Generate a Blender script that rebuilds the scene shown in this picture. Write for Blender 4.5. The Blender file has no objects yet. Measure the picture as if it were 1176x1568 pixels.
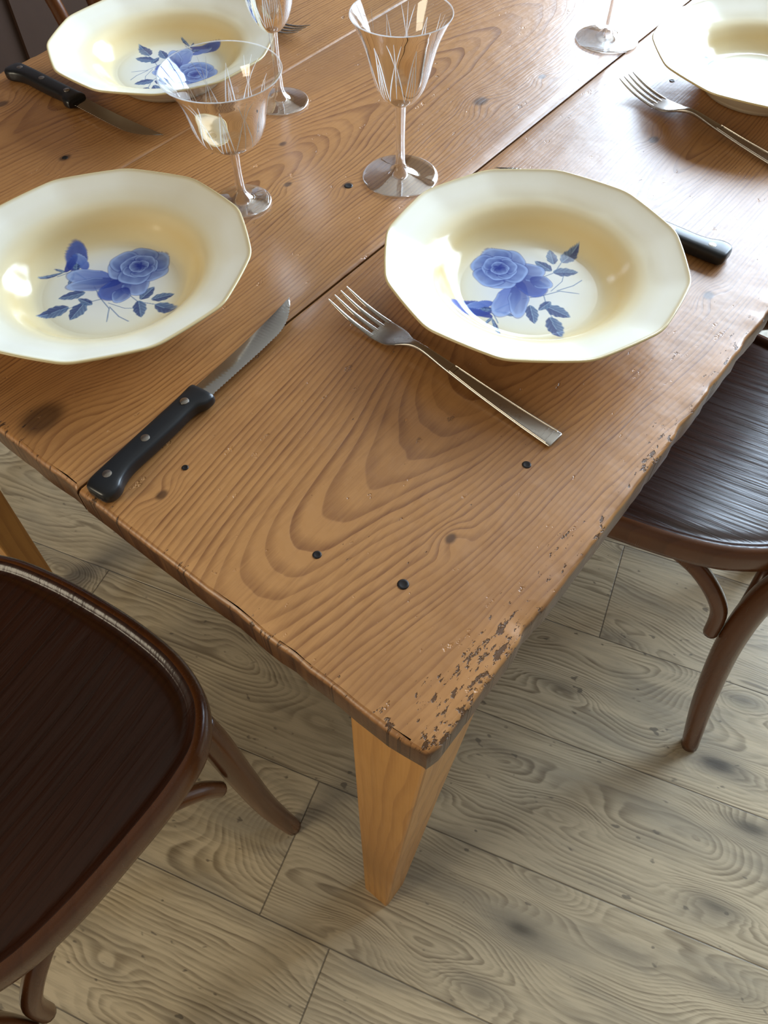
import bpy, math, random
import numpy as np
from mathutils import Vector, Matrix
random.seed(4)
scene = bpy.context.scene
T = 0.75

# ------------------------------------------------------------------ helpers
class MB:
    def __init__(s): s.v=[]; s.f=[]; s.m=[]
    def add(s, vs, fs, mat=0, M=None):
        o=len(s.v)
        for p in vs:
            p=Vector(p)
            if M is not None: p=M@p
            s.v.append(tuple(p))
        for f in fs:
            s.f.append([i+o for i in f]); s.m.append(mat)
    def obj(s, name, mats, parent=None, smooth=True, loc=(0,0,0), rot=0, autosmooth=None):
        me=bpy.data.meshes.new(name); me.from_pydata(s.v,[],s.f); me.update()
        for m in mats: me.materials.append(m)
        me.polygons.foreach_set('material_index', s.m)
        me.polygons.foreach_set('use_smooth',[smooth]*len(s.f))
        if autosmooth:
            try: me.set_sharp_from_angle(angle=math.radians(autosmooth))
            except Exception: pass
        o=bpy.data.objects.new(name, me); scene.collection.objects.link(o)
        o.location=loc; o.rotation_euler=(0,0,rot)
        if parent: o.parent=parent
        return o

def empty(name, loc=(0,0,0), rot=0):
    e=bpy.data.objects.new(name,None); scene.collection.objects.link(e)
    e.empty_display_size=0.05
    e.location=loc; e.rotation_euler=(0,0,rot); return e

def catmull(pts, n=6):
    pts=[tuple(map(float,p)) for p in pts]; out=[]
    P=[pts[0]]+pts+[pts[-1]]
    for i in range(1,len(P)-2):
        for k in range(n):
            t=k/n; r=[]
            for a,b,c,d in zip(P[i-1],P[i],P[i+1],P[i+2]):
                r.append(0.5*((2*b)+(-a+c)*t+(2*a-5*b+4*c-d)*t*t+(-a+3*b-3*c+d)*t**3))
            out.append(tuple(r))
    out.append(pts[-1]); return out

def lathe(prof, n):
    vs=[];fs=[];rows=[]
    for r,z in prof:
        if r<1e-6:
            rows.append([len(vs)]*n); vs.append((0,0,z))
        else:
            rows.append([len(vs)+i for i in range(n)])
            for i in range(n):
                a=2*math.pi*i/n; vs.append((r*math.cos(a),r*math.sin(a),z))
    for j in range(len(rows)-1):
        A,B=rows[j],rows[j+1]
        for i in range(n):
            k=(i+1)%n
            if A[0]==A[1]: f=[A[0],B[i],B[k]]
            elif B[0]==B[1]: f=[A[i],B[0],A[k]]
            else: f=[A[i],B[i],B[k],A[k]]
            fs.append(f)
    return vs,fs

def tube(pts, segs=14, n=7):
    P=catmull(pts,n)
    N=len(P); vs=[];fs=[]; up=None
    for i,p in enumerate(P):
        d=Vector(P[min(i+1,N-1)][:3])-Vector(P[max(i-1,0)][:3])
        d.normalize()
        if up is None:
            up=Vector((0,0,1)) if abs(d.z)<0.9 else Vector((1,0,0))
        s=d.cross(up).normalized(); up=s.cross(d).normalized()
        for k in range(segs):
            a=2*math.pi*k/segs
            q=Vector(p[:3])+s*math.cos(a)*p[3]+up*math.sin(a)*p[3]
            vs.append(tuple(q))
    for i in range(N-1):
        j=i+1
        for k in range(segs):
            l=(k+1)%segs
            fs.append([i*segs+k,i*segs+l,j*segs+l,j*segs+k])
    fs.append(list(range(segs))[::-1]); fs.append([(N-1)*segs+k for k in range(segs)])
    return vs,fs

def loft(secs, K=16, e=0.55):
    vs=[];fs=[]
    for (x,y0,y1,zc,hz) in secs:
        for k in range(K):
            a=2*math.pi*(k+0.5)/K
            c,s=math.cos(a),math.sin(a)
            yy=math.copysign(abs(c)**e,c); zz=math.copysign(abs(s)**e,s)
            vs.append((x,(y0+y1)/2+(y1-y0)/2*yy, zc+hz*zz))
    for i in range(len(secs)-1):
        for k in range(K):
            l=(k+1)%K
            fs.append([i*K+k,i*K+l,(i+1)*K+l,(i+1)*K+k])
    fs.append(list(range(K))[::-1]); fs.append([(len(secs)-1)*K+k for k in range(K)])
    return vs,fs

def box(x0,x1,y0,y1,z0,z1):
    vs=[(x0,y0,z0),(x1,y0,z0),(x1,y1,z0),(x0,y1,z0),(x0,y0,z1),(x1,y0,z1),(x1,y1,z1),(x0,y1,z1)]
    fs=[[0,3,2,1],[4,5,6,7],[0,1,5,4],[1,2,6,5],[2,3,7,6],[3,0,4,7]]
    return vs,fs

class NT:
    def __init__(s,name):
        s.mat=bpy.data.materials.new(name); s.mat.use_nodes=True
        s.t=s.mat.node_tree; s.t.nodes.clear()
        s.out=s.t.nodes.new('ShaderNodeOutputMaterial')
    def n(s,ty,**kw):
        x=s.t.nodes.new(ty)
        for k,v in kw.items(): setattr(x,k,v)
        return x
    def set(s,sock,val):
        if isinstance(val,bpy.types.NodeSocket): s.t.links.new(val,sock)
        elif val is not None:
            if isinstance(val,(tuple,list)) and len(val)==3 and sock.type=='RGBA': val=(*val,1)
            sock.default_value=val
    def m(s,op,a,b=None,c=None,clamp=False):
        x=s.n('ShaderNodeMath',operation=op); x.use_clamp=clamp
        s.set(x.inputs[0],a); s.set(x.inputs[1],b); s.set(x.inputs[2],c)
        return x.outputs[0]
    def mix(s,f,a,b,bt='MIX'):
        x=s.n('ShaderNodeMix',data_type='RGBA',blend_type=bt)
        s.set(x.inputs[0],f); s.set(x.inputs[6],a); s.set(x.inputs[7],b); return x.outputs[2]
    def ss(s,v,a,b,lo=0.0,hi=1.0):
        x=s.n('ShaderNodeMapRange',interpolation_type='SMOOTHSTEP')
        s.set(x.inputs[0],v); x.inputs[1].default_value=a; x.inputs[2].default_value=b
        x.inputs[3].default_value=lo; x.inputs[4].default_value=hi; return x.outputs[0]
    def vec(s,x,y,z=0.0):
        c=s.n('ShaderNodeCombineXYZ'); s.set(c.inputs[0],x); s.set(c.inputs[1],y); s.set(c.inputs[2],z); return c.outputs[0]
    def noise(s,v,scale=5,detail=3,rough=0.5):
        x=s.n('ShaderNodeTexNoise'); s.set(x.inputs['Vector'],v); x.inputs['Scale'].default_value=scale
        x.inputs['Detail'].default_value=detail; x.inputs['Roughness'].default_value=rough; return x.outputs['Fac']
    def pbsdf(s,**kw):
        p=s.n('ShaderNodeBsdfPrincipled')
        for k,v in kw.items(): s.set(p.inputs[k.replace('_',' ')],v)
        s.t.links.new(p.outputs[0],s.out.inputs[0]); return p
    def bump(s,h,dist=0.001,strength=1.0):
        b=s.n('ShaderNodeBump'); b.inputs['Strength'].default_value=strength; b.inputs['Distance'].default_value=dist
        s.set(b.inputs['Height'],h); return b.outputs[0]

def simple(name,col,rough=0.5,metal=0.0,**kw):
    t=NT(name); co=t.n('ShaderNodeTexCoord').outputs['Object']
    nz=t.noise(co,60,3)
    c=t.mix(t.m('MULTIPLY',nz,0.35),col,tuple(x*0.75 for x in col))
    t.pbsdf(Base_Color=c,Roughness=t.m('MULTIPLY_ADD',nz,0.12,rough-0.06),Metallic=metal,**kw); return t.mat

# ------------------------------------------------------------------ wood
def wood(name, light, dark, along='Y', x0=0.0, y0=0.0, slope=0.12, zoff=0.0, spacing=0.0065,
         rough=0.35, knots=(), worn=False, seed=0.0, contrast=1.0, spec=0.5, coat=0.0, bumpd=0.0002, warp=0.05, linec=0.75, streakb=0.0):
    t=NT(name); co=t.n('ShaderNodeTexCoord').outputs['Object']
    sp=t.n('ShaderNodeSeparateXYZ'); t.set(sp.inputs[0],co)
    X,Y,Z=sp.outputs
    if along=='Z': A,G,H=X,Z,Y
    elif along=='X': A,G,H=Y,X,Z
    else: A,G,H=X,Y,Z
    pv=t.vec(t.m('MULTIPLY',A,4.0),t.m('MULTIPLY',G,2.2),t.m('ADD',H,seed))
    n1=t.noise(pv,1.0,2,0.45)
    n2=t.noise(t.vec(t.m('MULTIPLY',A,26.0),t.m('MULTIPLY',G,7.0),seed+3),1.0,2)
    dz=t.m('ADD',t.m('MULTIPLY',t.m('SUBTRACT',G,y0),slope),t.m('MULTIPLY_ADD',n1,warp*2,zoff-warp))
    dx=t.m('ADD',t.m('SUBTRACT',A,x0),t.m('MULTIPLY_ADD',n2,0.010,-0.005))
    if along!='Y': dx=t.m('ADD',dx,t.m('MULTIPLY',H,0.6))
    r=t.m('SQRT',t.m('ADD',t.m('MULTIPLY',dx,dx),t.m('MULTIPLY',dz,dz)))
    r=t.m('ADD',r,t.m('MULTIPLY_ADD',n2,0.005,-0.0025))
    km=None
    for (kx,ky,kr) in knots:
        d=t.m('SQRT',t.m('ADD',t.m('POWER',t.m('SUBTRACT',A,kx),2.0),t.m('POWER',t.m('MULTIPLY',t.m('SUBTRACT',G,ky),0.7),2.0)))
        bump_=t.ss(d,0.0,kr*4.0,1.0,0.0)
        r=t.m('ADD',r,t.m('MULTIPLY',bump_,kr*1.6))
        k=t.ss(t.m('ADD',d,t.m('MULTIPLY',n2,kr*0.5)),kr*0.7,kr*1.4,1.0,0.0)
        km=k if km is None else t.m('MAXIMUM',km,k)
    q=t.m('DIVIDE',r,spacing)
    fr=t.m('FRACT',q)
    rid=t.n('ShaderNodeTexWhiteNoise',noise_dimensions='1D'); t.set(rid.inputs['W'],t.m('FLOOR',q))
    line=t.m('MULTIPLY',t.ss(fr,0.35,0.92),t.ss(fr,0.93,1.0,1.0,0.0))
    line=t.m('MULTIPLY',line,t.m('MULTIPLY_ADD',rid.outputs[0],0.7,0.4))
    fine=t.noise(t.vec(t.m('MULTIPLY',A,420.0),t.m('MULTIPLY',G,9.0),t.m('MULTIPLY',H,300.0)),1.0,3,0.6)
    mott=t.noise(t.vec(t.m('MULTIPLY',A,90.0),t.m('MULTIPLY',G,22.0),seed+5),1.0,4,0.65)
    big=t.noise(t.vec(t.m('MULTIPLY',A,6.0),t.m('MULTIPLY',G,3.0),seed+7),1.0,4,0.6)
    f=t.m('MULTIPLY',line,linec*contrast)
    f=t.m('ADD',f,t.m('MULTIPLY',t.m('SUBTRACT',fine,0.42),0.80*contrast))
    f=t.m('ADD',f,t.m('MULTIPLY',t.m('SUBTRACT',mott,0.5),0.8*contrast),clamp=True)
    col=t.mix(f,light,dark)
    col=t.mix(t.m('MULTIPLY',t.ss(big,0.38,0.70),0.6),col,tuple(a*0.45+b_*0.55 for a,b_ in zip(light,dark)))
    if km is not None:
        col=t.mix(t.m('MULTIPLY',km,0.80),col,tuple(x*0.28 for x in dark))
    h=t.m('ADD',t.m('MULTIPLY',line,-0.35),t.m('MULTIPLY',fine,0.9))
    if streakb>0:
        h=t.m('ADD',h,t.m('MULTIPLY',t.noise(t.vec(t.m('MULTIPLY',A,80.0),t.m('MULTIPLY',G,5.0),seed),1.0,3),streakb))
    rg=t.m('ADD',t.m('MULTIPLY_ADD',fine,0.16,rough-0.14),t.m('MULTIPLY',big,0.12))
    if worn:
        pn=t.noise(t.vec(t.m('MULTIPLY',A,250.0),t.m('MULTIPLY',G,100.0),seed),1.0,4,0.65)
        area=t.noise(t.vec(t.m('MULTIPLY',A,26.0),t.m('MULTIPLY',G,16.0),seed+2),1.0,2)
        edge=t.m('MULTIPLY',t.ss(A,-0.048,-0.004),t.ss(G,0.30,0.08))
        edge=t.m('MAXIMUM',edge,t.m('MULTIPLY',t.ss(A,-0.026,-0.001),0.75))
        edge=t.m('MAXIMUM',edge,t.m('MULTIPLY',t.ss(G,0.020,0.0),0.75))
        a2=t.m('ADD',t.m('MULTIPLY_ADD',edge,0.19,-0.040),t.m('MULTIPLY',t.m('SUBTRACT',area,0.5),0.28))
        pit=t.ss(t.m('ADD',pn,a2),0.70,0.76)
        col=t.mix(t.m('MULTIPLY',t.m('MULTIPLY',edge,t.ss(area,0.3,0.7)),0.55,clamp=True),col,tuple(min(1,x*1.35) for x in light))
        col=t.mix(t.m('MULTIPLY',pit,0.80),col,tuple(x*0.22 for x in dark))
        h=t.m('ADD',h,t.m('MULTIPLY',pit,-6.0))
        sc=t.noise(t.vec(t.m('MULTIPLY',A,80.0),t.m('MULTIPLY',G,45.0),seed+11),1.0,4,0.7)
        scm=t.ss(sc,0.655,0.73)
        col=t.mix(t.m('MULTIPLY',scm,0.40),col,tuple(min(1,x*1.45) for x in light))
        sd=t.ss(sc,0.33,0.27)
        col=t.mix(t.m('MULTIPLY',sd,0.45),col,tuple(x*0.5 for x in dark))
        h=t.m('ADD',h,t.m('MULTIPLY',scm,-2.0))
        h=t.m('ADD',h,t.m('MULTIPLY',sd,-2.0))
        h=t.m('ADD',h,t.m('MULTIPLY',t.noise(co,30,3),5.0))
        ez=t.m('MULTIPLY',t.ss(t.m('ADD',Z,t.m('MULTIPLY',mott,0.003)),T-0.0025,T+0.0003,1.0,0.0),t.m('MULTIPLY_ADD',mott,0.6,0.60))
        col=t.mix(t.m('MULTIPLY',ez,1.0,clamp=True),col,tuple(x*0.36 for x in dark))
    p=t.pbsdf(Base_Color=col,Roughness=rg,Normal=t.bump(h,bumpd),Coat_Weight=coat,Coat_Roughness=0.24)
    p.inputs['Specular IOR Level'].default_value=spec
    return t.mat

tl=(0.435,0.208,0.068); td=(0.165,0.057,0.016)
m_b1=wood('pine_board_a',tl,td,x0=-0.155,y0=0.74,slope=0.15,zoff=0.0,spacing=0.0037,warp=0.018,worn=True,seed=1.3,linec=.74,coat=.28,
          knots=[(-0.079,0.132,0.004),(-0.262,0.035,0.004),(-0.05,0.47,0.005),(-0.2,0.66,0.006)],rough=0.38)
m_b2=wood('pine_board_b',tl,td,x0=-0.47,y0=0.10,slope=0.12,zoff=0.0,spacing=0.0040,warp=0.035,worn=True,seed=5.1,linec=.74,coat=.28,
          knots=[(-0.389,0.028,0.017),(-0.385,0.614,0.008),(-0.447,0.37,0.004),(-0.40,0.4045,0.005),(-0.36,0.70,0.005),(-0.5,0.42,0.004)],rough=0.38)
m_b3=wood('pine_board_c',tl,td,x0=-0.75,y0=0.9,slope=0.10,zoff=0.0,spacing=0.0042,warp=0.035,worn=True,seed=9.7,linec=.74,coat=.28,
          knots=[(-0.66,0.265,0.006),(-0.74,0.10,0.008),(-0.8,0.29,0.007)],rough=0.38)
m_leg=wood('pine_leg',(0.58,0.28,0.070),(0.34,0.135,0.03),along='Z',x0=0.05,spacing=0.010,rough=0.38,seed=2.2,contrast=0.7)
m_seat=wood('chair_seat_veneer',(0.042,0.0135,0.0058),(0.014,0.0048,0.0026),x0=0.02,y0=0.1,spacing=0.012,rough=0.23,seed=3.2,contrast=0.8,bumpd=0.00018,streakb=5.0,linec=.45)
m_bent=wood('bentwood_frame',(0.150,0.050,0.014),(0.06,0.019,0.006),along='Z',spacing=0.02,rough=0.24,seed=4.4,contrast=0.5,coat=0.3,bumpd=0.0001)

# ------------------------------------------------------------------ floor
t=NT('oak_laminate_floor'); co=t.n('ShaderNodeTexCoord').outputs['Object']
mp=t.n('ShaderNodeMapping'); mp.inputs['Rotation'].default_value=(0,0,math.radians(-16.3)); t.set(mp.inputs[0],co)
sp=t.n('ShaderNodeSeparateXYZ'); t.set(sp.inputs[0],mp.outputs[0]); PX,PY,_=sp.outputs
W=0.195
ang=math.radians(-16.3); lx,ly=-0.0745,0.1214
off=lx*math.sin(ang)+ly*math.cos(ang)
yy=t.m('DIVIDE',t.m('SUBTRACT',PY,off),W)
row=t.m('FLOOR',yy); fy=t.m('FRACT',yy)
wn=t.n('ShaderNodeTexWhiteNoise',noise_dimensions='1D'); t.set(wn.inputs['W'],row)
xx=t.m('DIVIDE',t.m('ADD',PX,t.m('MULTIPLY',wn.outputs[0],1.2)),1.2)
colm=t.m('FLOOR',xx); fx=t.m('FRACT',xx)
wn2=t.n('ShaderNodeTexWhiteNoise',noise_dimensions='3D'); t.set(wn2.inputs['Vector'],t.vec(row,colm,0.3))
sr=t.n('ShaderNodeSeparateXYZ'); t.set(sr.inputs[0],wn2.outputs['Color']); R1,R2,R3=sr.outputs
lyy=t.m('MULTIPLY',t.m('SUBTRACT',fy,0.5),W)
seedv=t.m('MULTIPLY',R1,40.0)
n1=t.noise(t.vec(t.m('MULTIPLY',PX,1.8),t.m('MULTIPLY',lyy,4.0),seedv),1.0,2,0.45)
n2=t.noise(t.vec(t.m('MULTIPLY',PX,6.0),t.m('MULTIPLY',lyy,24.0),seedv),1.0,3,0.55)
dz=t.m('MULTIPLY_ADD',n1,0.54,-0.24)
dx=t.m('ADD',t.m('ADD',lyy,t.m('MULTIPLY_ADD',R2,0.16,-0.08)),t.m('MULTIPLY_ADD',n2,0.018,-0.009))
vo=t.n('ShaderNodeTexVoronoi'); vo.inputs['Scale'].default_value=1.0
t.set(vo.inputs['Vector'],t.vec(t.m('MULTIPLY',PX,3.8),t.m('MULTIPLY_ADD',lyy,11.0,seedv),seedv))
kd=t.m('ADD',vo.outputs['Distance'],t.m('MULTIPLY_ADD',n2,0.20,-0.11))
r=t.m('SQRT',t.m('ADD',t.m('MULTIPLY',dx,dx),t.m('MULTIPLY',dz,dz)))
r=t.m('ADD',r,t.ss(kd,0.0,0.38,0.048,0.0))
r=t.m('ADD',r,t.m('MULTIPLY',n2,0.006))
q=t.m('DIVIDE',r,0.0068); fr=t.m('FRACT',q)
rid=t.n('ShaderNodeTexWhiteNoise',noise_dimensions='1D'); t.set(rid.inputs['W'],t.m('FLOOR',q))
line=t.m('MULTIPLY',t.ss(fr,0.05,0.8),t.ss(fr,0.80,1.0,1.0,0.0))
fade=t.noise(t.vec(t.m('MULTIPLY',PX,8.0),t.m('MULTIPLY',lyy,20.0),t.m('ADD',seedv,3.0)),1.0,3)
line=t.m('MULTIPLY',line,t.m('MULTIPLY_ADD',rid.outputs[0],0.7,0.4))
line=t.m('MULTIPLY',line,t.ss(fade,0.24,0.56))
fine=t.noise(t.vec(t.m('MULTIPLY',PX,16.0),t.m('MULTIPLY',lyy,330.0),seedv),1.0,3,0.65)
streak=t.noise(t.vec(t.m('MULTIPLY',PX,4.5),t.m('MULTIPLY',lyy,75.0),seedv),1.0,5,0.65)
big=t.noise(t.vec(t.m('MULTIPLY',PX,3.0),t.m('MULTIPLY',lyy,12.0),seedv),1.0,4,0.6)
f=t.m('ADD',t.m('MULTIPLY',line,0.72),t.m('MULTIPLY',t.m('SUBTRACT',fine,0.45),1.0))
f=t.m('ADD',f,t.m('MULTIPLY',t.m('SUBTRACT',streak,0.48),1.3),clamp=True)
c=t.mix(f,(0.68,0.565,0.38),(0.235,0.178,0.108))
c=t.mix(t.m('MULTIPLY',t.ss(big,0.45,0.70),0.6),c,(0.285,0.252,0.195))
c=t.mix(t.m('MULTIPLY',t.ss(kd,0.05,0.26,1.0,0.0),0.6),c,(0.155,0.135,0.105))
c=t.mix(t.m('MULTIPLY',t.ss(kd,0.03,0.12,1.0,0.0),0.85),c,(0.045,0.038,0.03))
fleck=t.noise(t.vec(t.m('MULTIPLY',PX,40.0),t.m('MULTIPLY',lyy,70.0),seedv),1.0,2)
c=t.mix(t.m('MULTIPLY',t.ss(fleck,0.68,0.74),0.7),c,(0.09,0.075,0.06))
c=t.mix(t.m('MULTIPLY',R3,0.26),c,(0.31,0.27,0.205))
gy=t.m('MINIMUM',fy,t.m('SUBTRACT',1.0,fy)); gx=t.m('MINIMUM',fx,t.m('SUBTRACT',1.0,fx))
gap=t.m('MAXIMUM',t.ss(gy,0.002,0.007,1.0,0.0),t.ss(gx,0.0004,0.0012,1.0,0.0))
c=t.mix(t.m('MULTIPLY',gap,0.7),c,(0.08,0.065,0.05))
h=t.m('ADD',t.m('MULTIPLY',fine,0.5),t.m('MULTIPLY',gap,-2.0))
t.pbsdf(Base_Color=c,Roughness=t.m('MULTIPLY_ADD',fine,0.16,0.18),Normal=t.bump(h,0.0003))
m_floor=t.mat
b=MB(); b.add(*box(-1.95,2.6,-2.6,2.85,-0.05,0.0)); b.obj('floor',[m_floor],smooth=False)

# ------------------------------------------------------------------ room shell
m_wall=simple('plaster_wall',(0.34,0.28,0.23),0.9)
m_wall2=simple('dark_wood_panelling',(0.05,0.024,0.015),0.5)
m_white=simple('white_paint',(0.8,0.8,0.78),0.4)
b=MB()
wx0,wx1,wz0,wz1=-1.30,1.30,0.85,2.45
WY=2.60
for q_ in [(-1.95,wx0,WY,WY+.12,0,2.65),(wx1,2.6,WY,WY+.12,0,2.65),(wx0,wx1,WY,WY+.12,0,wz0),(wx0,wx1,WY,WY+.12,wz1,2.65)]:
    b.add(*box(*q_))
b.obj('wall_far',[m_wall],smooth=False)
b=MB(); b.add(*box(-1.95,-1.83,-0.9,WY,0,2.65))
for i in range(6):
    y_=-0.8+i*0.56
    b.add(*box(-1.83,-1.818,y_,y_+0.46,0.22,1.05)); b.add(*box(-1.83,-1.818,y_,y_+0.46,1.2,2.4))
b.obj('wall_left',[m_wall2],smooth=False)
b=MB()
for q_ in [(wx0,wx0+.05,WY-.02,WY+.06,wz0,wz1),(wx1-.05,wx1,WY-.02,WY+.06,wz0,wz1),(wx0,wx1,WY-.02,WY+.06,wz0,wz0+.05),(wx0,wx1,WY-.02,WY+.06,wz1-.05,wz1),
          (-.45,-.39,WY-.02,WY+.04,wz0,wz1),(.41,.47,WY-.02,WY+.04,wz0,wz1),(wx0-.05,wx1+.05,WY-.1,WY,wz0-.04,wz0)]:
    b.add(*box(*q_))
b.obj('window_1',[m_white],smooth=False)
b=MB(); b.add(*box(-1.83,2.6,WY-.02,WY,0,0.1)); b.obj('baseboard_far',[m_white],smooth=False)
b=MB(); b.add(*box(-1.83,-1.81,-0.9,WY-.02,0,0.1)); b.obj('baseboard_left',[m_wall2],smooth=False)
m_ceil=simple('ceiling_paint',(0.30,0.26,0.21),0.9)
b=MB(); b.add(*box(-1.95,2.6,-0.9,WY+.12,2.65,2.75)); b.obj('ceiling',[m_ceil],smooth=False)

# ------------------------------------------------------------------ dining table
table=empty('dining_table')
TH=0.028; TL=1.95
def board(name,xa,xb,mat,rag_right=False,rag_left=False):
    nx=24; ny=260
    dzs=[0.0035,0.0010,0.0]
    xs=[xa,xa+0.0012,xa+0.003]+[xa+0.003+(xb-xa-0.006)*i/nx for i in range(1,nx)]+[xb-0.003,xb-0.0012,xb]
    ys=[0,0.0014,0.0035]+[0.0035+(TL-0.007)*((i/ny)**1.5) for i in range(1,ny)]+[TL-0.0035,TL-0.0014,TL]
    from mathutils import noise as mn
    vs=[];fs=[];NX=len(xs);NY=len(ys)
    for j,y in enumerate(ys):
        for i,x in enumerate(xs):
            z=T
            ex=min(i,NX-1-i); ey=min(j,NY-1-j)
            outer = (i>NX/2 and rag_right) or (i<NX/2 and rag_left)
            if ex<3: z-=dzs[ex]*(1.0 if outer else 0.45)
            if ey<3: z-=dzs[ey]
            px,py=x,y
            if ex<3 and outer:
                k=mn.noise(Vector((x*3,y*35,1.7)))+.5*mn.noise(Vector((x*3,y*110,5.7)))
                px+= (-1 if i>NX/2 else 1)*max(0,k)*0.0035
                z-=max(0,mn.noise(Vector((x*5,y*70,4.7)))-0.1)*0.004*(3-ex)/3
            if ey<3:
                k=mn.noise(Vector((x*35,y*3,8.1)))+.5*mn.noise(Vector((x*120,y*3,2.1)))
                py+=(1 if j<NY/2 else -1)*max(0,k)*0.003
            if rag_right and i>NX/2 and j<NY/2:
                cd=math.hypot(x-xb,y-0)
                if cd<0.012: px-=(0.012-cd)*0.22; py+=(0.012-cd)*0.22; z-=(0.012-cd)*0.15
            vs.append((px,py,z))
    for j in range(NY-1):
        for i in range(NX-1):
            a=j*NX+i; fs.append([a,a+1,a+NX+1,a+NX])
    ring=[i for i in range(NX)]+[j*NX+NX-1 for j in range(1,NY)]+[(NY-1)*NX+i for i in range(NX-2,-1,-1)]+[j*NX for j in range(NY-2,0,-1)]
    o=len(vs)
    for q in ring: vs.append((vs[q][0],vs[q][1],T-TH+0.002))
    n=len(ring)
    for k in range(n):
        l=(k+1)%n; fs.append([ring[k],o+k,o+l,ring[l]])
    fs.append([o+k for k in range(n)][::-1])
    b=MB(); b.add(vs,fs); return b.obj(name,[mat],parent=table,smooth=True,autosmooth=40)
board('board_1',-0.3130,0.0,m_b1,rag_right=True)
board('board_2',-0.600,-0.3151,m_b2)
board('board_3',-0.864,-0.6004,m_b3,rag_left=True)
m_nail=simple('dark_nail',(0.025,0.02,0.018),0.45,0.6)
b=MB()
for (x,y,r_) in [(-0.0825,0.0836,.0040),(-0.142,0.0658,.0032),(-0.0727,0.2177,.0034),(-0.267,0.0624,.0026),(-0.398,0.4045,.0042),(-0.66,0.265,.003),(-0.085,0.79,.003),(-0.24,.78,.003)]:
    v,f=lathe([(0,0.0003),(r_*0.55,0.00035),(r_*0.8,0.0006),(r_,0.0002),(r_,-0.001)],14)
    b.add(v,f,0,Matrix.Translation((x,y,T)))
b.obj('nail_heads',[m_nail],parent=table)
b=MB()
b.add(*box(-0.80,-0.055,0.034,0.054,T-TH-0.10,T-TH+0.002))
b.add(*box(-0.80,-0.055,TL-0.054,TL-0.034,T-TH-0.10,T-TH+0.002))
b.add(*box(-0.052,-0.034,0.05,TL-0.05,T-TH-0.10,T-TH+0.002))
b.add(*box(-0.83,-0.812,0.05,TL-0.05,T-TH-0.10,T-TH+0.002))
b.obj('apron',[m_leg],parent=table,smooth=False)
def leg(name,mx,my):
    top=[(0.004,0.006),(0.066,0.006),(0.066,0.070),(0.004,0.070)]
    bot=[(0.042,0.006),(0.081,0.006),(0.081,0.045),(0.042,0.045)]
    vs=[];fs=[]
    def w(p,z,c):
        x=-p[0] if not mx else -0.864+p[0]
        y=p[1] if not my else TL-p[1]
        return (x,y,z)
    rows=[]
    for z,k in [(0.0,0),(0.2,.27),(0.45,.6),(T-TH+0.001,1.0)]:
        row=[]
        P=[(a[0]*(1-k)+b_[0]*k,a[1]*(1-k)+b_[1]*k) for a,b_ in zip(bot,top)]
        bev=0.0025
        for i in range(4):
            p=Vector(P[i]);pa=Vector(P[i-1]);pb=Vector(P[(i+1)%4])
            for q in (p+(pa-p).normalized()*bev, p+((pa-p).normalized()+(pb-p).normalized())*bev*0.3, p+(pb-p).normalized()*bev):
                row.append(len(vs)); vs.append(w(q,z,k))
        rows.append(row)
    for A,B in zip(rows[:-1],rows[1:]):
        for k in range(12):
            l=(k+1)%12; fs.append([A[k],A[l],B[l],B[k]])
    fs.append(rows[0][::-1]); fs.append(rows[-1])
    b=MB(); b.add(vs,fs); o=b.obj(name,[m_leg],parent=table,smooth=False)
    import bmesh
    bm=bmesh.new(); bm.from_mesh(o.data); bmesh.ops.recalc_face_normals(bm,faces=bm.faces); bm.to_mesh(o.data); bm.free()
leg('leg_1',False,False); leg('leg_2',True,False); leg('leg_3',False,True); leg('leg_4',True,True)

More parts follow.
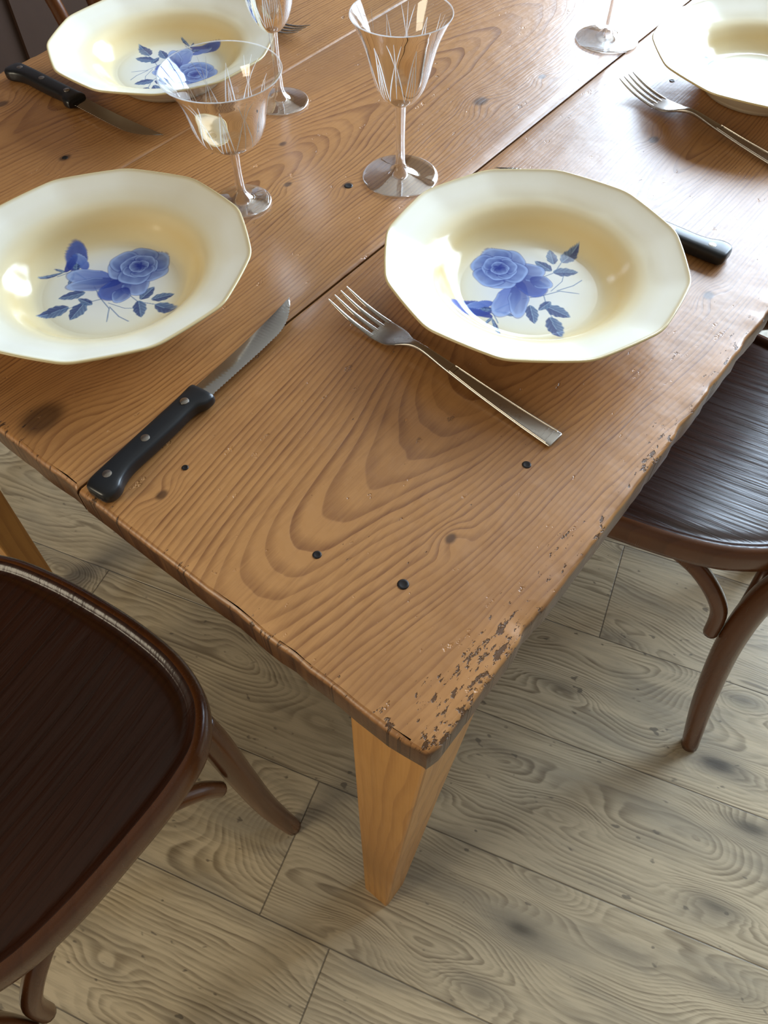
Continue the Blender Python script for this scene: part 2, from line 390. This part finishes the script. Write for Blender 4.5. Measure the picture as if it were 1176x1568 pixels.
# ------------------------------------------------------------------ soup plates
def paint(x,y):
    r=np.sqrt(x*x+y*y)
    keys=[0,3.5,5.2,6.6,7.6,8.6,9.6,11.0,12.15,12.45,13]
    cols=np.array([(.80,.80,.75),(.80,.80,.74),(.80,.77,.63),(.77,.65,.39),(.74,.58,.30),(.77,.66,.42),(.80,.75,.59),(.82,.79,.68),(.81,.78,.66),(.60,.48,.26),(.56,.45,.23)])
    C=np.stack([np.interp(r,keys,cols[:,i]) for i in range(3)],1)
    S=[C]
    def blend(mask,col):
        m=np.clip(mask,0,1)[:,None]; S[0]=S[0]*(1-m)+np.asarray(col)*m
    def loc(cx,cy,a):
        c,s=math.cos(math.radians(a)),math.sin(math.radians(a))
        return (x-cx)*c+(y-cy)*s, -(x-cx)*s+(y-cy)*c
    def sst(v,a,b): 
        q=np.clip((v-a)/(b-a),0,1); return q*q*(3-2*q)
    deep=(.020,.040,.26); mid=(.06,.12,.46); lt=(.29,.41,.72); leafd=(.025,.055,.20); leafl=(.20,.32,.48)
    def ell(cx,cy,a,b,ang,soft=.2):
        u,v=loc(cx,cy,ang); return 1-sst(np.sqrt((u/a)**2+(v/b)**2),1-soft,1+soft*.4)
    def stem(pts,w=.045):
        for (x0,y0),(x1,y1) in zip(pts[:-1],pts[1:]):
            dx,dy=x1-x0,y1-y0; L=dx*dx+dy*dy
            q=np.clip(((x-x0)*dx+(y-y0)*dy)/L,0,1)
            d=np.hypot(x-x0-q*dx,y-y0-q*dy); blend((1-sst(d,w*.6,w*1.6))*.85,(.16,.24,.40))
    def leaf(cx,cy,L,w,ang,c1=leafd,c2=leafl):
        u,v=loc(cx,cy,ang); q=u/L
        hw=w*np.clip(1-q*q,0,1)**.8*(1+.07*np.sin(u*11))*(1-.25*q)
        m=(1-sst(np.abs(v)-hw,-.05,.04))*(np.abs(q)<1)
        t_=np.clip(np.abs(v)/np.maximum(hw,1e-3),0,1)
        vein=.5+.5*np.sin((u-np.abs(v)*1.1)*15)
        mixv=np.clip(.6*t_*vein+(v>0)*.40-.15,0,1)
        mixv=np.where(np.abs(v)<.035,.9,mixv)[:,None]
        col=np.array(c1)*(1-mixv)+np.array(c2)*mixv
        blend(m*.93,col)
    def petal(cx,cy,a,b,ang,dk=deep,li=lt,op=.95,g=1.5):
        u,v=loc(cx,cy,ang); d=np.sqrt((u/a)**2+(v/b)**2)*(1+.05*np.sin(np.arctan2(v,u)*4+cx*5))
        m=1-sst(d,.93,1.03)
        s=np.clip((u/a+1)/2,0,1)**g
        streak=.10*np.sin(v/b*9)
        q=np.clip(s*.85+streak*s,0,1)
        rim=sst(d,.74,.90)*(u>-.3*a)
        q=np.clip(q+rim*.35,0,1)[:,None]
        col=np.array(dk)*(1-q)+np.array(li)*q
        blend(m*op,col)
        blend((1-sst(np.abs(d-1.0),.0,.05))*.55*(u>-.4*a),deep)
    blend(ell(.2,1.4,5.0,3.6,10,.9)*.28,lt)
    stem([(-5.0,1.6),(-4.0,2.2),(-3.7,3.0)]); stem([(-1.5,.2),(-.6,-1.4),(.3,-2.6),(.4,-4.2)]); stem([(-.6,-1.4),(-2.2,-2.0),(-3.9,-3.0)])
    stem([(.3,-2.4),(1.3,-3.6),(2.2,-4.2)]); stem([(1.2,-.4),(2.6,-1.8),(5.2,-2.4)]); stem([(.1,-1.9),(1.6,-2.6),(2.8,-2.6)],.035)
    stem([(-3.6,2.2),(-2.2,1.0)],.07); stem([(-3.7,2.6),(-3.6,1.2)],.05)
    leaf(-3.2,-.9,1.15,.52,200); leaf(-4.3,-3.0,1.35,.68,210); leaf(-2.3,-2.9,1.15,.66,250); leaf(-1.9,-1.7,.8,.38,150)
    leaf(3.2,-.7,.95,.50,60); leaf(4.6,-1.2,1.0,.48,20); leaf(5.2,-2.7,1.25,.64,-25); leaf(2.9,-2.7,1.1,.56,-75)
    leaf(-5.5,1.7,1.2,.2,28); leaf(-3.7,1.2,.7,.18,80); leaf(-4.9,2.4,.6,.15,-20)
    petal(-3.85,4.1,1.7,.95,95,deep,mid,g=1.0); petal(-3.3,3.6,1.35,.5,120,mid,lt); petal(-4.2,3.4,1.2,.4,80,deep,mid); leaf(-3.6,2.9,.55,.3,100)
    petal(-2.2,1.5,2.2,1.0,170,mid,lt,.9); petal(-1.6,.55,2.3,.85,188,deep,lt,.9); petal(.3,-.15,1.6,1.15,235,deep,mid,.92)
    petal(2.0,.35,1.4,1.2,290,deep,lt,.92); petal(1.0,-.9,1.0,.8,255,deep,lt,.9)
    rx,ry=1.9,2.9
    for k_,a_ in enumerate((200,330,30,90,150,262)):
        ca_,sa=math.cos(math.radians(a_)),math.sin(math.radians(a_))
        petal(rx+1.55*ca_,ry+1.25*sa,1.25,1.45,a_)
    for a_ in (0,120,180,60,245,300):
        ca_,sa=math.cos(math.radians(a_)),math.sin(math.radians(a_))
        petal(rx+.85*ca_,ry+.72*sa,.82,1.05,a_,g=1.8)
    for a_ in (35,155,275,215):
        ca_,sa=math.cos(math.radians(a_)),math.sin(math.radians(a_))
        petal(rx+.38*ca_,ry+.33*sa,.52,.62,a_,g=2.0)
    blend(ell(rx,ry,.26,.22,0,.5),deep)
    return S[0]
NTH=400
top=catmull([(0.058,.008),(.064,.0095),(.071,.0145),(.078,.0215),(.084,.0270),(.090,.0300),(.098,.0325),(.110,.0365),(.120,.0400),(.1240,.0418),(.1254,.0417)],5)
flat=[(0.0,.008)]+[(i*0.0006,.008) for i in range(1,97)]
under=[(.1259,.0409),(.1252,.0400),(.122,.0385),(.110,.0342),(.098,.0300),(.088,.0262),(.080,.019),(.070,.009),(.062,.0035),(.060,0.0),(.054,0.0),(.052,.0035),(.0,.0035)]
prof=flat+top+under
v,f=lathe(prof,NTH)
V=np.array(v); rad=np.hypot(V[:,0],V[:,1]); th=np.arctan2(V[:,1],V[:,0])
s=math.pi/6; md=np.mod(th+100*s,s)-s/2
poly=math.cos(s/2)/np.cos(md)
cd=np.abs(np.abs(md)-s/2); rnd=np.clip(1-cd/0.07,0,1)**2*0.009
poly=poly-rnd
k=np.clip((rad-.088)/(.104-.088),0,1); k=k*k*(3-2*k)
fac=1-k*(1-poly)*0.72
V[:,0]*=fac; V[:,1]*=fac
pm=bpy.data.meshes.new('soup_plate'); pm.from_pydata(V.tolist(),[],f); pm.update()
pm.polygons.foreach_set('use_smooth',[True]*len(f))
C=paint(V[:,0]/fac*100,V[:,1]/fac*100)
first_under=1+ (len(flat)-1)*NTH + len(top)*NTH
C[first_under+NTH*2:]=(.78,.72,.56)
ca=pm.color_attributes.new('glaze','FLOAT_COLOR','POINT')
ca.data.foreach_set('color',np.concatenate([C,np.ones((len(C),1))],1).astype(np.float32).ravel())
t=NT('glazed_faience'); at=t.n('ShaderNodeAttribute',attribute_name='glaze')
co=t.n('ShaderNodeTexCoord').outputs['Object']
t.pbsdf(Base_Color=at.outputs['Color'],Roughness=0.15,Normal=t.bump(t.noise(co,35,2),0.0008,0.35))
pm.materials.append(t.mat)
for (x,y,rz) in [(-.454,.155,39),(-.172,.374,112),(-.697,.446,-45),(-.158,.822,205)]:
    o=bpy.data.objects.new('soup_plate',pm); scene.collection.objects.link(o)
    o.location=(x,y,T+.0008); o.rotation_euler=(0,0,math.radians(rz))

# ------------------------------------------------------------------ glasses
t=NT('clear_glass_thin')
fr_=t.n('ShaderNodeFresnel'); fr_.inputs['IOR'].default_value=1.5
tr=t.n('ShaderNodeBsdfTransparent'); tr.inputs[0].default_value=(.97,.98,.98,1)
gl=t.n('ShaderNodeBsdfGlossy'); gl.inputs['Roughness'].default_value=0.04; gl.inputs[0].default_value=(1,1,1,1)
co=t.n('ShaderNodeTexCoord').outputs['Object']
fac=t.m('ADD',t.m('MULTIPLY',fr_.outputs[0],0.9),t.m('MULTIPLY',t.noise(co,20,1),0.02),clamp=True)
mx=t.n('ShaderNodeMixShader'); t.set(mx.inputs[0],fac); t.t.links.new(tr.outputs[0],mx.inputs[1]); t.t.links.new(gl.outputs[0],mx.inputs[2])
t.t.links.new(mx.outputs[0],t.out.inputs[0]); m_gthin=t.mat
t=NT('clear_glass_solid'); co=t.n('ShaderNodeTexCoord').outputs['Object']
g=t.n('ShaderNodeBsdfGlass'); g.inputs['IOR'].default_value=1.48; g.inputs['Roughness'].default_value=0.0
tr=t.n('ShaderNodeBsdfTransparent'); t.set(g.inputs['Normal'],t.bump(t.noise(co,60,1),0.0004,0.3))
mx=t.n('ShaderNodeMixShader'); mx.inputs[0].default_value=0.6; t.t.links.new(tr.outputs[0],mx.inputs[1]); t.t.links.new(g.outputs[0],mx.inputs[2])
t.t.links.new(mx.outputs[0],t.out.inputs[0]); m_gsol=t.mat
t=NT('cut_glass_engraving'); co=t.n('ShaderNodeTexCoord').outputs['Object']
tr=t.n('ShaderNodeBsdfTransparent'); df=t.n('ShaderNodeBsdfPrincipled'); df.inputs['Base Color'].default_value=(.9,.95,1,1); df.inputs['Roughness'].default_value=.3
tl_=t.n('ShaderNodeBsdfTranslucent'); tl_.inputs[0].default_value=(.9,.95,1,1)
ad=t.n('ShaderNodeMixShader'); ad.inputs[0].default_value=.5; t.t.links.new(df.outputs[0],ad.inputs[1]); t.t.links.new(tl_.outputs[0],ad.inputs[2])
mx=t.n('ShaderNodeMixShader'); t.set(mx.inputs[0],t.m('MULTIPLY_ADD',t.noise(co,200,1),0.3,0.35)); t.t.links.new(tr.outputs[0],mx.inputs[1]); t.t.links.new(ad.outputs[0],mx.inputs[2])
t.t.links.new(mx.outputs[0],t.out.inputs[0]); m_cut=t.mat

def wine_glass(x,y,foot_r,bowl,stem_r,rot=0):
    b=MB()
    zb=bowl[0][1]
    sol=catmull([(foot_r*0.97,0.0),(foot_r,.0008),(foot_r*.985,.0020),(foot_r*.75,.0034),(foot_r*.4,.0056),(stem_r*1.9,.0085),(stem_r*1.15,.014),(stem_r,.024),(stem_r*.92,zb*.6),(stem_r*1.05,zb-.006),(bowl[0][0],zb)],4)
    v,f=lathe([(0,0)]+sol+[(0,zb+.0005)],64); b.add(v,f,1)
    ob=catmull(bowl,6)
    b.add(*lathe(ob,96),0)
    inner=[(max(r-.0011,0.0),z+ (0.0022 if i<4 else 0)) for i,(r,z) in enumerate(ob)]
    inner[0]=(0,ob[0][1]+.003)
    rim=[(ob[-1][0],ob[-1][1]),(ob[-1][0]-.0002,ob[-1][1]+.0006),(ob[-1][0]-.0009,ob[-1][1]+.0006),(inner[-1][0],inner[-1][1])]
    b.add(*lathe(inner,96),0); b.add(*lathe(rim,96),2)
    zs=[p[1] for p in ob]; rs=[p[0] for p in ob]
    z0,z1=ob[0][1],ob[-1][1]
    def strip(a0,h0,a1,h1,w=.00045):
        vs=[];fs=[];n=12
        for i in range(n+1):
            q=i/n; a=a0+(a1-a0)*q; z=z0+(z1-z0)*(h0+(h1-h0)*q)
            rr=np.interp(z,zs,rs)+.00025; ww=w*math.sin(math.pi*min(.97,max(.08,q)))+.0001
            da=ww/rr
            vs+=[(rr*math.cos(a-da),rr*math.sin(a-da),z),(rr*math.cos(a+da),rr*math.sin(a+da),z)]
        for i in range(n): fs.append([2*i,2*i+1,2*i+3,2*i+2])
        b.add(vs,fs,2)
    N=6
    for i in range(N):
        a=2*math.pi*i/N; hw=math.pi/N
        strip(a-.20,.14,a,.80,.00045); strip(a+.20,.14,a,.80,.00045)
        strip(a-.07,.16,a,.60,.0003); strip(a+.07,.16,a,.60,.0003)
        m_=a+hw
        strip(m_-.30,.16,m_-.02,.62,.0004); strip(m_+.30,.16,m_+.02,.62,.0004)
        strip(m_,.20,m_,.90,.0003)
        strip(m_-.02,.62,m_-.16,.88,.0003); strip(m_+.02,.62,m_+.16,.88,.0003)
    o=b.obj('wine_glass',[m_gthin,m_gsol,m_cut],loc=(x,y,T+.0002),rot=rot); return o
wide=[(.0055,.055),(.015,.0570),(.0260,.065),(.0320,.077),(.0350,.091),(.0395,.105),(.0470,.116),(.0525,.123)]
bell=[(.0050,.073),(.0120,.0755),(.0200,.085),(.0250,.098),(.0285,.112),(.0330,.127),(.0390,.140),(.0440,.149)]
small=[(.0048,.073),(.0100,.0755),(.0170,.084),(.0215,.095),(.0245,.108),(.0285,.121),(.0335,.132),(.0370,.139)]
wine_glass(-.461,.321,.0275,wide,.0040,.2)
wine_glass(-.367,.447,.0370,bell,.0045,.5)
wine_glass(-.557,.479,.0300,small,.0042,.1)
wine_glass(-.345,.819,.0365,bell,.0045,.9)

# ------------------------------------------------------------------ cutlery
m_steel=simple('stainless_steel',(0.50,0.47,0.43),0.27,1.0)
m_blade=simple('polished_blade',(0.50,0.48,0.46),0.14,1.0)
m_black=simple('black_plastic_handle',(0.012,0.013,0.015),0.30)
def fork(x,y,ang):
    b=MB()
    secs=[(0.0,-.0070,.0070,.0022,.0010),(.0006,-.0080,.0080,.0022,.0013),(.004,-.0084,.0084,.0023,.0014),(.03,-.0076,.0076,.0030,.0014),(.07,-.0062,.0062,.0055,.0015),(.105,-.0047,.0047,.0085,.0017),
          (.128,-.0033,.0033,.0105,.0021),(.140,-.0036,.0036,.0100,.0020),(.148,-.0060,.0060,.0080,.0015),(.155,-.0098,.0098,.0060,.0012),(.163,-.0122,.0122,.0042,.0010),(.172,-.0128,.0128,.0034,.0009),(.179,-.0129,.0129,.0034,.0009)]
    b.add(*loft(catmull(secs,4),20,.5))
    for sgn in (-1,1):
        b.add(*loft([(.004,sgn*.0074-.0006,sgn*.0074+.0006,.0036,.0006),(.03,sgn*.0066-.0006,sgn*.0066+.0006,.0044,.0006),(.07,sgn*.0052-.0005,sgn*.0052+.0005,.0070,.0006),(.100,sgn*.0039-.0004,sgn*.0039+.0004,.0098,.0005)],8,.8))
    for xx_ in (.006,.0105): b.add(*loft([(xx_,-.0072,.0072,.0036,.0006),(xx_+.0012,-.0072,.0072,.0036,.0006)],8,.8))
    for xx_ in (.097,.101): b.add(*loft([(xx_,-.0042,.0042,.0094,.0007),(xx_+.0012,-.0042,.0042,.0095,.0007)],8,.8))
    for i in range(4):
        yc=-.0108+i*.0072
        def sc(xx_,w,z,hz): return (xx_,yc-w,yc+w,z,hz)
        b.add(*loft(catmull([sc(.176,.0022,.0034,.0009),sc(.190,.00185,.0046,.0009),sc(.205,.0016,.0072,.0009),sc(.217,.0012,.0108,.0008),sc(.2255,.0005,.0140,.0004)],3),10,.7))
    b.obj('dinner_fork',[m_steel],loc=(x,y,T+.0002),rot=ang,autosmooth=50)
def knife(x,y,ang):
    b=MB()
    H=[(0.0,-.0080,.0040,.0065,.0030),(.0015,-.0115,.0075,.0065,.0052),(.006,-.0142,.0098,.0065,.0062),(.013,-.0138,.0102,.0065,.0065),(.020,-.0105,.0100,.0065,.0065),(.032,-.0082,.0098,.0065,.0065),(.055,-.0088,.0096,.0065,.0064),
       (.078,-.0092,.0094,.0065,.0062),(.092,-.0088,.0092,.0065,.0060),(.100,-.0098,.0094,.0065,.0058),(.106,-.0132,.0098,.0065,.0056),(.113,-.0140,.0102,.0065,.0054),(.116,-.0132,.0098,.0065,.0045)]
    b.add(*loft(catmull(H,4),20,.5),0)
    for xr in (.016,.055,.098):
        v,f=lathe([(0,.0134),(.0026,.0133),(.0034,.0130),(.0036,.0122),(.0036,.004)],18); b.add(v,f,1,Matrix.Translation((xr,.0003,0)))
    vs=[];fs=[];N=160
    for i in range(N+1):
        q=i/N; xx_=.112+q*.128
        sp=.0082-.0022*math.sin(q*math.pi*.9)+.0012*q*q
        ed=-.0085-.0022*min(1,q*2) 
        if q>.66: 
            w=(q-.66)/.34; ed=ed+(sp-ed)*(w**1.9)
        if .06<q<.93: ed+=.0008*abs(((i*0.25)%1.0)*2-1)-.0002
        ed=min(ed,sp-.0002)
        zc=.0062; ts=.0008
        mid=ed+(sp-ed)*.28
        vs+=[(xx_,sp,zc+ts),(xx_,mid,zc+ts*.8),(xx_,ed,zc+.0001),(xx_,ed,zc-.0001),(xx_,mid,zc-ts*.8),(xx_,sp,zc-ts)]
    for i in range(N):
        for k in range(6):
            l=(k+1)%6; fs.append([i*6+k,i*6+l,(i+1)*6+l,(i+1)*6+k])
    b.add(vs,fs,2)
    b.obj('steak_knife',[m_black,m_steel,m_blade],loc=(x,y,T+.0002),rot=ang,autosmooth=35)
fork(-.067,.2485,math.atan2(.0165,-.2285))
fork(-.055,.684,math.atan2(.049,-.2225))
fork(-.855,.600,0.0)
knife(-.295,.0035,math.atan2(.238,-.023))
knife(-.057,.5175,math.radians(180))
knife(-.842,.338,math.radians(0.5))

# ------------------------------------------------------------------ bentwood chairs
def chair(x,y,rot):
    e=empty('dining_chair',(x,y,0),rot)
    half=[(0,.205),(.06,.203),(.12,.194),(.168,.172),(.196,.135),(.203,.09),(.200,.03),(.190,-.05),(.172,-.11),(.135,-.163),(.07,-.194),(0,-.201)]
    pts=half+[(-a,b_) for a,b_ in half[-2:0:-1]]
    Q=pts;m=len(Q);out=[]
    for i in range(m):
        a,b_,c,d=Q[i-1],Q[i],Q[(i+1)%m],Q[(i+2)%m]
        for k in range(6):
            t_=k/6; out.append(tuple(.5*((2*B)+(-A+C_)*t_+(2*A-5*B+4*C_-D)*t_*t_+(-A+3*B-3*C_+D)*t_**3) for A,B,C_,D in zip(a,b_,c,d)))
    n=len(out)
    nr=[]
    for i in range(n):
        d=Vector(out[(i+1)%n])-Vector(out[i-1]); d.normalize(); nr.append(Vector((-d.y,d.x)))
    if (Vector(out[0])+nr[0]*.01).length>Vector(out[0]).length: nr=[-q for q in nr]
    prof=[(.006,.424),(.001,.428),(0,.436),(0,.452),(.002,.4580),(.006,.4615),(.011,.4625),(.016,.4610),(.0185,.4575),(.0205,.4560),(.026,.4575),(.036,.4575)]
    b=MB(); vs=[];fs=[]
    for ins,z in prof:
        for i in range(n):
            p=Vector(out[i])+nr[i]*ins; vs.append((p.x,p.y,z))
    base=[Vector(out[i])+nr[i]*.036 for i in range(n)]
    for s_ in (.85,.7,.5,.3,.12):
        for i in range(n): vs.append((base[i].x*s_,base[i].y*s_,.4575-.006*(1-s_**2)))
    R=len(prof)+5
    mats=[]
    for j in range(R-1):
        for i in range(n):
            l=(i+1)%n; fs.append([j*n+i,j*n+l,(j+1)*n+l,(j+1)*n+i]); mats.append(1 if j<6 else 0)
    vs.append((0,0,.4515)); 
    for i in range(n): fs.append([(R-1)*n+i,(R-1)*n+(i+1)%n,len(vs)-1]); mats.append(0)
    fs.append([i for i in range(n)][::-1]); mats.append(1)
    b.add(vs,fs); b.m=mats
    b.obj('seat',[m_seat,m_bent],parent=e)
    for sx in (-1,1):
        nm='right' if sx>0 else 'left'
        b=MB(); b.add(*tube([(sx*.168,.150,.432,.0165),(sx*.172,.155,.36,.0170),(sx*.178,.160,.24,.0165),(sx*.190,.166,.11,.0150),(sx*.212,.176,.0,.0125)]))
        b.obj('front_leg_'+nm,[m_bent],parent=e)
        b=MB(); b.add(*tube([(sx*.186,-.200,.0,.0125),(sx*.172,-.176,.13,.0155),(sx*.158,-.158,.28,.0170),(sx*.152,-.160,.40,.0170),(sx*.155,-.190,.48,.0165),(sx*.165,-.235,.62,.0160),(sx*.165,-.275,.75,.0155),(sx*.135,-.300,.84,.0150),(sx*.07,-.312,.885,.0150),(0,-.315,.898,.0150)]))
        b.obj('back_leg_'+nm,[m_bent],parent=e)
        b=MB(); b.add(*tube([(sx*.176,.130,.275,.0095),(sx*.174,.108,.33,.0105),(sx*.168,.065,.385,.0110),(sx*.163,.01,.412,.0110),(sx*.160,-.03,.412,.0110),(sx*.160,-.08,.388,.0110),(sx*.160,-.122,.335,.0105),(sx*.160,-.132,.275,.0095)]))
        b.obj('side_brace_'+nm,[m_bent],parent=e)
    for fy_,s_ in ((.155,1),(-.150,-1)):
        b=MB(); b.add(*tube([(-.160,fy_,.30,.0095),(-.142,fy_,.36,.0100),(-.10,fy_,.402,.0100),(0,fy_,.414,.0100),(.10,fy_,.402,.0100),(.142,fy_,.36,.0100),(.160,fy_,.30,.0095)]))
        b.obj('cross_brace',[m_bent],parent=e)
    b=MB(); b.add(*tube([(-.09,-.190,.45,.0110),(-.10,-.225,.58,.0110),(-.085,-.265,.71,.0110),(0,-.288,.785,.0110),(.085,-.265,.71,.0110),(.10,-.225,.58,.0110),(.09,-.190,.45,.0110)]))
    b.obj('inner_back_hoop',[m_bent],parent=e)
    return e
chair(-.40,-.20,math.radians(8))
chair(-.04,.628,math.radians(98))
chair(.00,1.10,math.radians(91))
chair(-.90,.50,math.radians(-90))

# ------------------------------------------------------------------ light
def area(name,loc,target,sx,sy,power,col):
    l=bpy.data.lights.new(name,'AREA'); l.shape='RECTANGLE'; l.size=sx; l.size_y=sy; l.energy=power; l.color=col
    o=bpy.data.objects.new(name,l); scene.collection.objects.link(o); o.location=loc
    o.rotation_euler=(Vector(target)-Vector(loc)).to_track_quat('-Z','Y').to_euler(); return o
area('window_daylight',(0.0,WY+.06,1.65),(0.0,0,1.65),2.5,1.52,240,(0.66,0.82,1.0))
area('rear_window_daylight',(-1.3,-2.3,1.9),(-0.1,0.3,0.3),1.1,1.3,36,(1.0,0.88,0.66))
w=bpy.data.worlds.new('room_ambient'); scene.world=w; w.use_nodes=True
bg=w.node_tree.nodes['Background']; bg.inputs[0].default_value=(1.0,0.90,0.74,1); bg.inputs[1].default_value=0.28

# ------------------------------------------------------------------ camera
hd=math.radians(39.3)
Rv=Vector((math.cos(hd),math.sin(hd),0)); Hv=Vector((-math.sin(hd),math.cos(hd),0)); Zv=Vector((0,0,1))
th_=math.radians(55.3); ro=math.radians(1.0)
F=Hv*math.cos(th_)-Zv*math.sin(th_); D=-Hv*math.sin(th_)-Zv*math.cos(th_)
Xi=Rv*math.cos(ro)+D*math.sin(ro); Yi=-Rv*math.sin(ro)+D*math.cos(ro)
M=Matrix((Xi,-Yi,-F)).transposed().to_4x4(); M.translation=Vector((0.069,-0.120,1.20))
cam=bpy.data.cameras.new('camera'); co_=bpy.data.objects.new('camera',cam); scene.collection.objects.link(co_)
co_.matrix_world=M; cam.sensor_fit='VERTICAL'; cam.sensor_height=24; cam.lens=24*1200/1568; cam.clip_start=0.01
scene.camera=co_
scene.view_settings.view_transform='Standard'
print('done')
